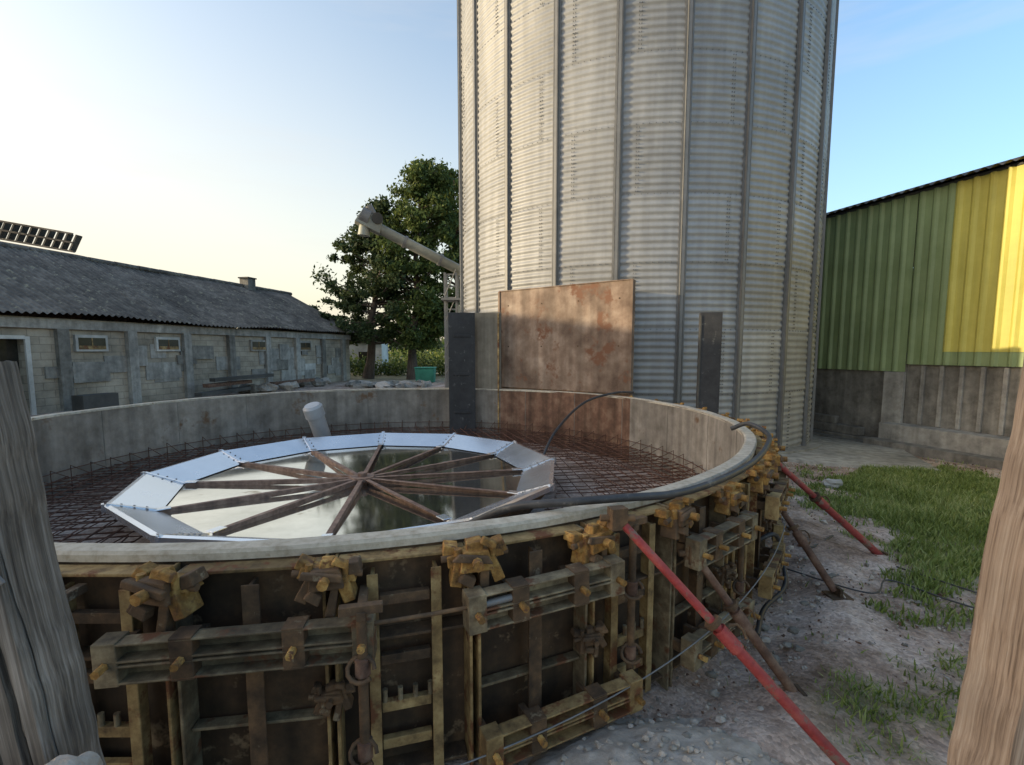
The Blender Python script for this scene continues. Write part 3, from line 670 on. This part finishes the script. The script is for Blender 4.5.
def hb(c,s,yaw,pitch,k): 
    mb.box(Matrix.Translation(c)@Matrix.Rotation(yaw,4,'Z')@Matrix.Rotation(pitch,4,'Y'),s,k)
for i in range(26):
    x=-21.0-i*.42; hb((x,23.7,6.75+.175*(-20.9-x)),(.08,.3,.85),0,.5,'tin')
for dz in(-.42,0,.42): hb((-26.1,23.55,6.75+.91+dz),(10.4,.1,.08),0,.173,'fibro')
hb((-26.1,26,7.1),(10.4,4.4,.08),0,.173,'fibro')
mb.obj('louvres',hall)
mb=MB(); hb((-27.5,26,3.1),(8.4,4.2,6.6),0,0,'concrete_dark'); mb.obj('hall_body',hall)

mb=MB()
for i,(t,o_,l,z) in enumerate(((5.2,.9,2.2,.2),(5.5,.8,1.8,.45),(6.0,1.0,2.4,.65),(9,.8,2,.3))):
    mb.box(frame(bpnt(t,o_,z),BU+Vector((.1*i,0,.03)),(0,0,1)),(l,.3,.12),'propbrown' if i%2 else 'tin')
mb.box(frame(bpnt(.9,.9,.25),BU),(.9,.4,.45),'tin')
for i in range(14): lump(mb,bpnt(random.uniform(2,13),random.uniform(.4,1.2),.15),(.3,.25,.2),'concrete_dark' if i%2 else 'rubble',i)
mb.obj('scrap_pile',bevel=.01)

# ------------------------------------------------------------------ auger
aug=empty('grain_auger')
mb=MB(); h=Vector((-4.15,14.2,5.3)); e=Vector((-.2,15.6,3.45)); d=(e-h).normalized()
mb.cyl(h,e,.15,'auger',14); mb.cyl(e,e+d*3.5,.15,'auger',14)
for k in(.25,.5,.75): mb.cyl(h.lerp(e,k)-d*.04,h.lerp(e,k)+d*.04,.18,'galv2',14)
mb.obj('tube',aug)
mb=MB(); F=frame(h,d); 
mb.box(F@Matrix.Translation((.05,0,.05)),(.75,.36,.42),'auger',taper=.8); mb.cyl(F@Vector((-.25,0,.1)),F@Vector((.0,0,.1)),.25,'galv2',14)
mb.cyl(F@Vector((-.05,0,-.1)),F@Vector((-.05,0,-.1))+Vector((-.03,0,-.3)),.14,'auger',12,r1=.17); mb.cyl(F@Vector((.2,-.2,.2)),F@Vector((.2,.35,.2)),.16,'tin',12)
mb.cyl(F@Vector((.1,0,.25)),F@Vector((-.15,0,.45)),.1,'galv2',10)
mb.obj('drive_head',aug,bevel=.02)
mb=MB()
for dx in(-.0,.35):
    for dy in(0,.4): mb.box(frame((-2.05+dx,14.9+dy,1.7),(1,0,0)),(.06,.06,4.6),'galv2')
for i in range(12): mb.box(frame((-1.87,14.9,.1+i*.35),(1,0,0)),(.4,.04,.04),'galv2')
for i in range(5):
    a=Vector((-2.05,14.88,.1+i*.8)); mb.cyl(a,a+Vector((.35,0,.8)),.02,'galv2',6)
mb.box(frame((-1.8,15.1,3.2),(1,0,0)),(.7,.7,.06),'galv2'); mb.box(frame((-1.55,15.1,2.7),(1,0,0)),(.3,.4,.6),'auger')
mb.obj('support_tower',aug)

# ------------------------------------------------------------------ trees
def leaves(name,clumps,k,size,parent):
    V=[]
    for c,rad,cnt in clumps:
        u=np.random.normal(size=(cnt,3)); u/=np.linalg.norm(u,axis=1)[:,None]; rr=np.random.uniform(.1,1.0,(cnt,1))**.6
        P=np.array(c)+u*rr*np.array(rad)*(1+.28*np.random.normal(size=(cnt,1)))
        a=np.random.normal(size=(cnt,3)); a/=np.linalg.norm(a,axis=1)[:,None]
        b=np.cross(a,np.random.normal(size=(cnt,3))); b/=np.linalg.norm(b,axis=1)[:,None]
        s=np.random.uniform(.5,1.3,(cnt,1))*size
        q=np.stack([P-a*s,P-b*s*.5,P+a*s,P+b*s*.5],1); V.append(q.reshape(-1,3))
    V=np.concatenate(V); n=len(V)//4
    me=bpy.data.meshes.new(name); me.vertices.add(len(V)); me.vertices.foreach_set('co',V.ravel()); me.loops.add(len(V)); me.loops.foreach_set('vertex_index',np.arange(len(V)))
    me.polygons.add(n); me.polygons.foreach_set('loop_start',np.arange(n)*4); me.update(calc_edges=True); me.validate()
    me.materials.append(M[k]); o=bpy.data.objects.new(name,me); scene.collection.objects.link(o)
    if parent: o.parent=parent
    return o
def tree(name,base,Ht,crown,k,nb,size,cnt,cr,seed,lean=0,f0=.16,up=(.1,.5)):
    random.seed(seed); E=empty(name); mb=MB(); base=Vector(base); cl=[]
    top=base+Vector((lean,0,Ht*.94)); n=9
    tp=[base.lerp(top,i/n)+Vector((random.uniform(-.12,.12),random.uniform(-.1,.1),0))*(i>0) for i in range(n+1)]
    mb.tube(tp,0,'bark',9,radii=[.27*(1-.88*i/n)*(1.35 if i==0 else 1) for i in range(n+1)])
    for b in range(nb):
        f=random.uniform(f0,.99); p=base.lerp(top,f); w=crown(f); an=random.uniform(0,6.28); L_=w*random.uniform(.35,1.08)
        e=p+Vector((math.cos(an)*L_,math.sin(an)*L_*.8,random.uniform(*up)*L_+.1)); m_=p.lerp(e,.5)+Vector((0,0,-.06*L_))
        mb.tube([p,m_,e],0,'bark',5,radii=[.08*(1.1-f),.05*(1.1-f),.015]) 
        c=random.uniform(.5,1.3)*cr
        cl.append((e,(c,c,c*random.uniform(.55,.95)),int(cnt*random.uniform(.5,1.3))))
        if random.random()<.5: cl.append((m_,(c*.7,c*.7,c*.5),int(cnt*.5)))
    mb.obj('trunk_and_limbs',E); leaves('foliage',cl,k,size,E)
tree('pine_tree',(-8.4,28,0),10.4,lambda f:max(.5,3.3*math.sin(math.pi*min(1,(f*.78+.2)))*(1.0 if f<.6 else 1-.8*(f-.6))),'leaf_dark',150,.12,200,.52,5,lean=.9,f0=.2,up=(-.05,.35))
tree('poplar_tree',(-5.7,27.5,0),12.7,lambda f:2.0*math.sin(math.pi*min(.95,f*.8+.14))**.6,'leaf_mid',130,.12,230,.55,9,lean=.7,f0=.14)
tree('poplar_tree',(-3.4,30,0),13.0,lambda f:2.3*math.sin(math.pi*min(.95,f*.8+.14))**.6,'leaf_mid',110,.13,230,.6,13)
random.seed(21)
leaves('hedge',[((x,32+random.uniform(-1,1),random.uniform(.3,1.0)),(1.0,.8,.7),260) for x in np.arange(-13,3,.7)],'leaf_mid',.13,None)
leaves('corn_field',[((x,y,random.uniform(.6,1.4)),(2.5,2,.9),160) for x in np.arange(-30,10,2.2) for y in(40,44,48)],'corn',.2,None)
leaves('distant_trees',[((x,150+random.uniform(-15,15),random.uniform(1,4.5)),(5,4,random.uniform(2,4)),160) for x in np.arange(-90,40,3.2)],'leaf_dark',.8,None)
mb=MB(); mb.box(frame((-10.8,36,1.1),(1,.1,0)),(2.6,3,2.2),'paleshed'); mb.add([(-12.3,34.3,2.2),(-9.3,34.3,2.2),(-9.3,36,2.9),(-12.3,36,2.9),(-12.3,37.7,2.2),(-9.3,37.7,2.2)],[(0,1,2,3),(3,2,5,4)],'fibro'); mb.box(frame((-10.6,34.45,.8),(1,.1,0)),(.7,.1,1.5),'glass_and_doorway'); mb.obj('small_shed')
mb=MB(); mb.box(frame((-4.5,25,.35),(1,0,0)),(.9,.7,.7),'greenbin',taper=1.1); mb.box(frame((-4.5,25,.75),(1,0,0)),(1.05,.85,.07),'greenbin'); mb.obj('green_bin',bevel=.03)
mb=MB()
for i in range(26): lump(mb,(random.uniform(-7.5,-2.5),random.uniform(21,23),.05),(random.uniform(.2,.5),.4,random.uniform(.08,.22)),'concrete_dark' if i%2 else 'rubble',i)
mb.obj('rubble_heap')

# ------------------------------------------------------------------ world + sun
SAZ=-97.0; SEL=8.5
w=bpy.data.worlds.new("World"); scene.world=w; w.use_nodes=True; N=w.node_tree.nodes; L=w.node_tree.links
bg=N["Background"]; sk=N.new("ShaderNodeTexSky"); sk.sky_type='NISHITA'; sk.sun_disc=False; sk.sun_elevation=R(SEL); sk.sun_rotation=R(SAZ)
sk.air_density=1.0; sk.dust_density=3.0; sk.ozone_density=1.5; sk.altitude=0
tc=N.new("ShaderNodeTexCoord"); mp=N.new("ShaderNodeMapping"); mp.inputs["Scale"].default_value=(1.2,1.2,9); mp.inputs["Rotation"].default_value=(0,R(8),0); L.new(tc.outputs["Generated"],mp.inputs["Vector"])
n=N.new("ShaderNodeTexNoise"); n.inputs["Scale"].default_value=1.6; n.inputs["Detail"].default_value=5; n.inputs["Roughness"].default_value=.55; L.new(mp.outputs["Vector"],n.inputs["Vector"])
mr=N.new("ShaderNodeMapRange"); mr.inputs["From Min"].default_value=.56; mr.inputs["From Max"].default_value=.8; mr.inputs["To Max"].default_value=.3; L.new(n.outputs["Fac"],mr.inputs["Value"])
sep=N.new("ShaderNodeSeparateXYZ"); L.new(tc.outputs["Generated"],sep.inputs[0])
# clear deeper blue away from the sun, warm haze toward it
rt=N.new("ShaderNodeMapRange"); rt.inputs["From Min"].default_value=-.3; rt.inputs["From Max"].default_value=.7; L.new(sep.outputs["X"],rt.inputs["Value"])
tcl=N.new("ShaderNodeMix"); tcl.data_type='RGBA'; L.new(rt.outputs["Result"],tcl.inputs["Factor"]); tcl.inputs[6].default_value=(1.08,1.0,.94,1); tcl.inputs[7].default_value=(.6,.74,.86,1)
tint=N.new("ShaderNodeMix"); tint.data_type='RGBA'; tint.blend_type='MULTIPLY'; tint.inputs["Factor"].default_value=1; L.new(sk.outputs["Color"],tint.inputs[6]); L.new(tcl.outputs[2],tint.inputs[7])
hz=N.new("ShaderNodeMapRange"); hz.interpolation_type='SMOOTHSTEP'; hz.inputs["From Min"].default_value=0; hz.inputs["From Max"].default_value=.72; hz.inputs["To Min"].default_value=1; hz.inputs["To Max"].default_value=0; L.new(sep.outputs["Z"],hz.inputs["Value"])
sx=N.new("ShaderNodeMapRange"); sx.inputs["From Min"].default_value=-.75; sx.inputs["From Max"].default_value=.5; sx.inputs["To Min"].default_value=1.0; sx.inputs["To Max"].default_value=.12; L.new(sep.outputs["X"],sx.inputs["Value"])
mu=N.new("ShaderNodeMath"); mu.operation='MULTIPLY'; L.new(hz.outputs["Result"],mu.inputs[0]); L.new(sx.outputs["Result"],mu.inputs[1])
hm=N.new("ShaderNodeMix"); hm.data_type='RGBA'; L.new(mu.outputs[0],hm.inputs["Factor"]); L.new(tint.outputs[2],hm.inputs[6]); hm.inputs[7].default_value=(1.72,1.56,1.24,1)
mx=N.new("ShaderNodeMix"); mx.data_type='RGBA'; L.new(mr.outputs["Result"],mx.inputs["Factor"]); L.new(hm.outputs[2],mx.inputs[6]); mx.inputs[7].default_value=(1.5,1.45,1.4,1)
L.new(mx.outputs[2],bg.inputs["Color"]); bg.inputs["Strength"].default_value=.58
sd=bpy.data.lights.new('sun','SUN'); sd.energy=4.4; sd.angle=R(.5); sd.color=(1,.82,.54); so=bpy.data.objects.new('sun',sd); scene.collection.objects.link(so)
dirv=Vector((math.sin(R(SAZ))*math.cos(R(SEL)),math.cos(R(SAZ))*math.cos(R(SEL)),math.sin(R(SEL))))
so.rotation_euler=dirv.to_track_quat('Z','Y').to_euler(); so.location=(-20,0,15)
# camera
cd=bpy.data.cameras.new('camera'); cam=bpy.data.objects.new('camera',cd); scene.collection.objects.link(cam); scene.camera=cam
cd.sensor_width=36; cd.lens=480/1024*36; cd.shift_y=.0137; cd.clip_start=.05; cd.clip_end=3000
cam.location=(0,0,1.65); cam.rotation_euler=(R(90-5.5),0,0)
scene.view_settings.view_transform='Standard'; scene.view_settings.look='None'; scene.view_settings.exposure=0
